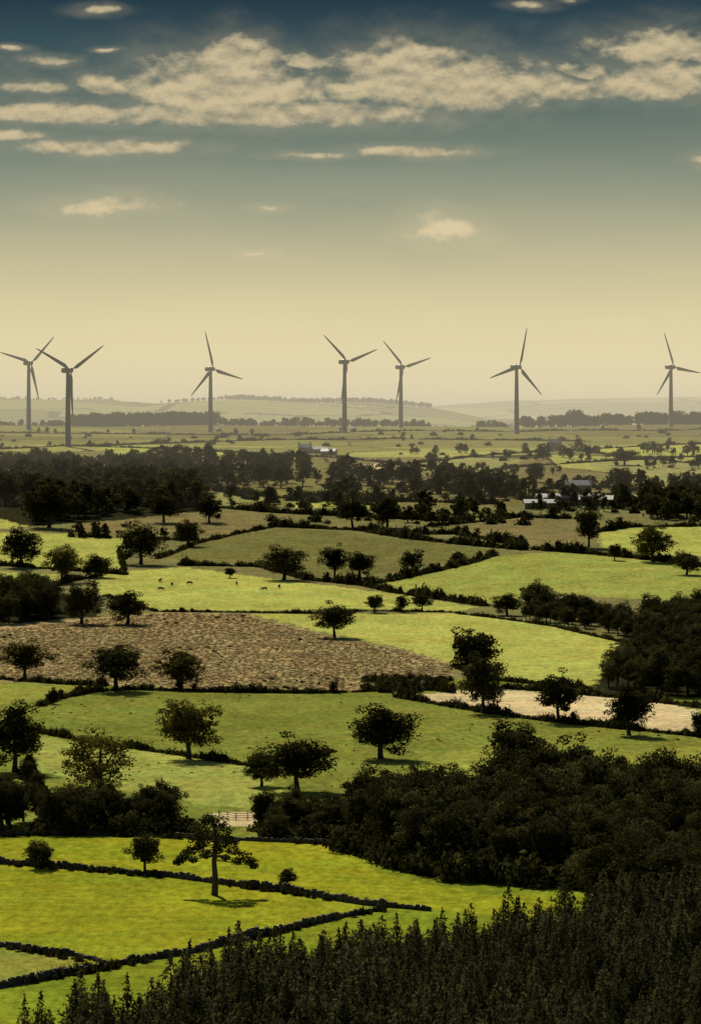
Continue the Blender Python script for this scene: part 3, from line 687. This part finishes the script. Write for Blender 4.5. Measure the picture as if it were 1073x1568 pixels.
# uneven haze layers keep the gradient from being perfectly smooth
hl = vnoise(.006, 4, .55, (.25, 1, 1))
L.new(M('ADD', M('MULTIPLY', el, F/640.), M('MULTIPLY', M('SUBTRACT', hl.outputs['Fac'], .5), .10)), ramp.inputs['Fac'])
wn = vnoise(.016, 4, .6, (.7, 1, 1))
vs = N.new('ShaderNodeVectorMath'); vs.operation = 'SUBTRACT'; L.new(wn.outputs['Color'], vs.inputs[0]); vs.inputs[1].default_value = (.5, .5, .5)
def warp(ax, ay):
    vm = N.new('ShaderNodeVectorMath'); vm.operation = 'MULTIPLY_ADD'; L.new(vs.outputs[0], vm.inputs[0]); vm.inputs[1].default_value = (ax, ay, 0); L.new(cmb.outputs[0], vm.inputs[2]); return vm.outputs[0]
wbig = warp(95, 42); wthin = warp(60, 12)
puff = [(330,142,125,50,-.15),(250,144,75,32,-.05),(365,100,54,38,-.1),(425,142,75,32,0),(465,97,46,14,.1),(165,134,48,18,.05),(600,122,95,46,-.15),(690,138,115,48,-.15),(625,98,80,30,-.1),(780,140,105,34,-.1),(865,142,70,20,0),
 (1020,84,105,32,-.1),(1010,134,115,32,-.1),(880,108,50,14,.15),(680,352,54,26,0),(175,322,85,20,.1),(540,142,70,24,.1),(-160,130,120,34,0),(1260,160,120,34,0),(945,80,50,12,.2)]
thin = [(400,176,215,16,-.25),(60,174,155,15,-.1),(15,209,60,9,.1),(60,137,62,10,.15),(78,96,50,8,.1),(150,19,38,8,.2),(175,227,110,11,-.1),(630,233,80,8,-.05),(480,238,66,6,.2),
 (812,10,34,7,.3),(410,318,34,6,.4),(165,78,22,5,.3),(1075,247,24,10,.1),(390,388,30,6,.5),(870,3,20,5,.4),(15,78,30,6,.3)]
cur = None
for lst, src, flat in ((puff, wbig, True), (thin, wthin, False)):
    for x, y, rx, ry, off in lst:
        s1 = N.new('ShaderNodeVectorMath'); s1.operation = 'SUBTRACT'; L.new(src, s1.inputs[0]); s1.inputs[1].default_value = (x-CX, HZ-y, 0)
        s2 = N.new('ShaderNodeVectorMath'); s2.operation = 'MULTIPLY'; L.new(s1.outputs[0], s2.inputs[0]); s2.inputs[1].default_value = (1/rx, 1/ry, 0)
        last = s2.outputs[0]
        if flat:
            s4 = N.new('ShaderNodeVectorMath'); s4.operation = 'MULTIPLY'; L.new(last, s4.inputs[0]); s4.inputs[1].default_value = (1, -1.7, 1)
            s5 = N.new('ShaderNodeVectorMath'); s5.operation = 'MAXIMUM'; L.new(last, s5.inputs[0]); L.new(s4.outputs[0], s5.inputs[1]); last = s5.outputs[0]
        s3 = N.new('ShaderNodeVectorMath'); s3.operation = 'LENGTH'; L.new(last, s3.inputs[0])
        v = M('ADD', s3.outputs['Value'], off) if off else s3.outputs['Value']
        cur = v if cur is None else M('MINIMUM', cur, v)
fn = vnoise(.03, 9, .6, (.6, 1, 1)); fn2 = vnoise(.03, 4, .55, (.6, 1, 1), (0, 11, 0))
dd = M('ADD', cur, M('MULTIPLY', M('SUBTRACT', fn.outputs['Fac'], .5), 1.7))
mr = N.new('ShaderNodeMapRange'); mr.interpolation_type = 'SMOOTHSTEP'; L.new(dd, mr.inputs['Value'])
mr.inputs['From Min'].default_value = 1.3; mr.inputs['From Max'].default_value = .4; mr.inputs['To Min'].default_value = 0; mr.inputs['To Max'].default_value = .93
ve = N.new('ShaderNodeMapRange'); ve.interpolation_type = 'SMOOTHSTEP'; L.new(M('ADD', cur, M('MULTIPLY', M('SUBTRACT', wn.outputs['Fac'], .5), 1.6)), ve.inputs['Value'])
ve.inputs['From Min'].default_value = 2.4; ve.inputs['From Max'].default_value = .6; ve.inputs['To Max'].default_value = .2
dens = M('MAXIMUM', mr.outputs[0], ve.outputs[0])
cc = N.new('ShaderNodeMix'); cc.data_type = 'RGBA'
mr2 = N.new('ShaderNodeMapRange'); L.new(M('SUBTRACT', fn2.outputs['Fac'], fn.outputs['Fac']), mr2.inputs['Value']); mr2.inputs['From Min'].default_value = -.2; mr2.inputs['From Max'].default_value = .1
L.new(mr2.outputs[0], cc.inputs[0]); cc.inputs[6].default_value = (*lin((148, 144, 121)), 1); cc.inputs[7].default_value = (*lin((208, 190, 152)), 1)
cl2 = N.new('ShaderNodeMix'); cl2.data_type = 'RGBA'; mr3 = N.new('ShaderNodeMapRange'); L.new(el, mr3.inputs['Value'])
mr3.inputs['From Min'].default_value = 380/F; mr3.inputs['From Max'].default_value = 270/F
L.new(mr3.outputs[0], cl2.inputs[0]); L.new(cc.outputs[2], cl2.inputs[6]); cl2.inputs[7].default_value = (*lin((224, 206, 165)), 1)
fin = N.new('ShaderNodeMix'); fin.data_type = 'RGBA'; L.new(dens, fin.inputs[0]); L.new(ramp.outputs[0], fin.inputs[6]); L.new(cl2.outputs[2], fin.inputs[7])
bg2 = N.new('ShaderNodeBackground'); L.new(fin.outputs[2], bg2.inputs['Color'])
mr4 = N.new('ShaderNodeMapRange'); L.new(el, mr4.inputs['Value']); mr4.inputs['From Min'].default_value = .115; mr4.inputs['From Max'].default_value = .3
ms = N.new('ShaderNodeMixShader'); L.new(mr4.outputs[0], ms.inputs[0]); L.new(bg2.outputs[0], ms.inputs[1]); L.new(bg1.outputs[0], ms.inputs[2]); L.new(ms.outputs[0], o.inputs['Surface'])

sl = bpy.data.lights.new('sun', 'SUN'); sl.energy = 5; sl.angle = math.radians(.5); sl.color = (1, .92, .74)
so = bpy.data.objects.new('sun', sl); scene.collection.objects.link(so)
sd = Vector((math.sin(SUN_AZ)*math.cos(SUN_EL), math.cos(SUN_AZ)*math.cos(SUN_EL), math.sin(SUN_EL)))
so.rotation_euler = sd.to_track_quat('Z', 'Y').to_euler(); so.location = (0, 500, 600)

cam = bpy.data.cameras.new('camera'); co = bpy.data.objects.new('camera', cam); scene.collection.objects.link(co)
cam.sensor_width = 36; cam.lens = 36*F/1568.; cam.shift_y = -(784-HZ)/1568.; cam.clip_start = 5; cam.clip_end = 80000
co.location = (0, 0, CAMZ); co.rotation_euler = (math.pi/2, 0, 0); scene.camera = co
scene.view_settings.view_transform = 'Standard'; scene.view_settings.look = 'None'; scene.view_settings.exposure = 0
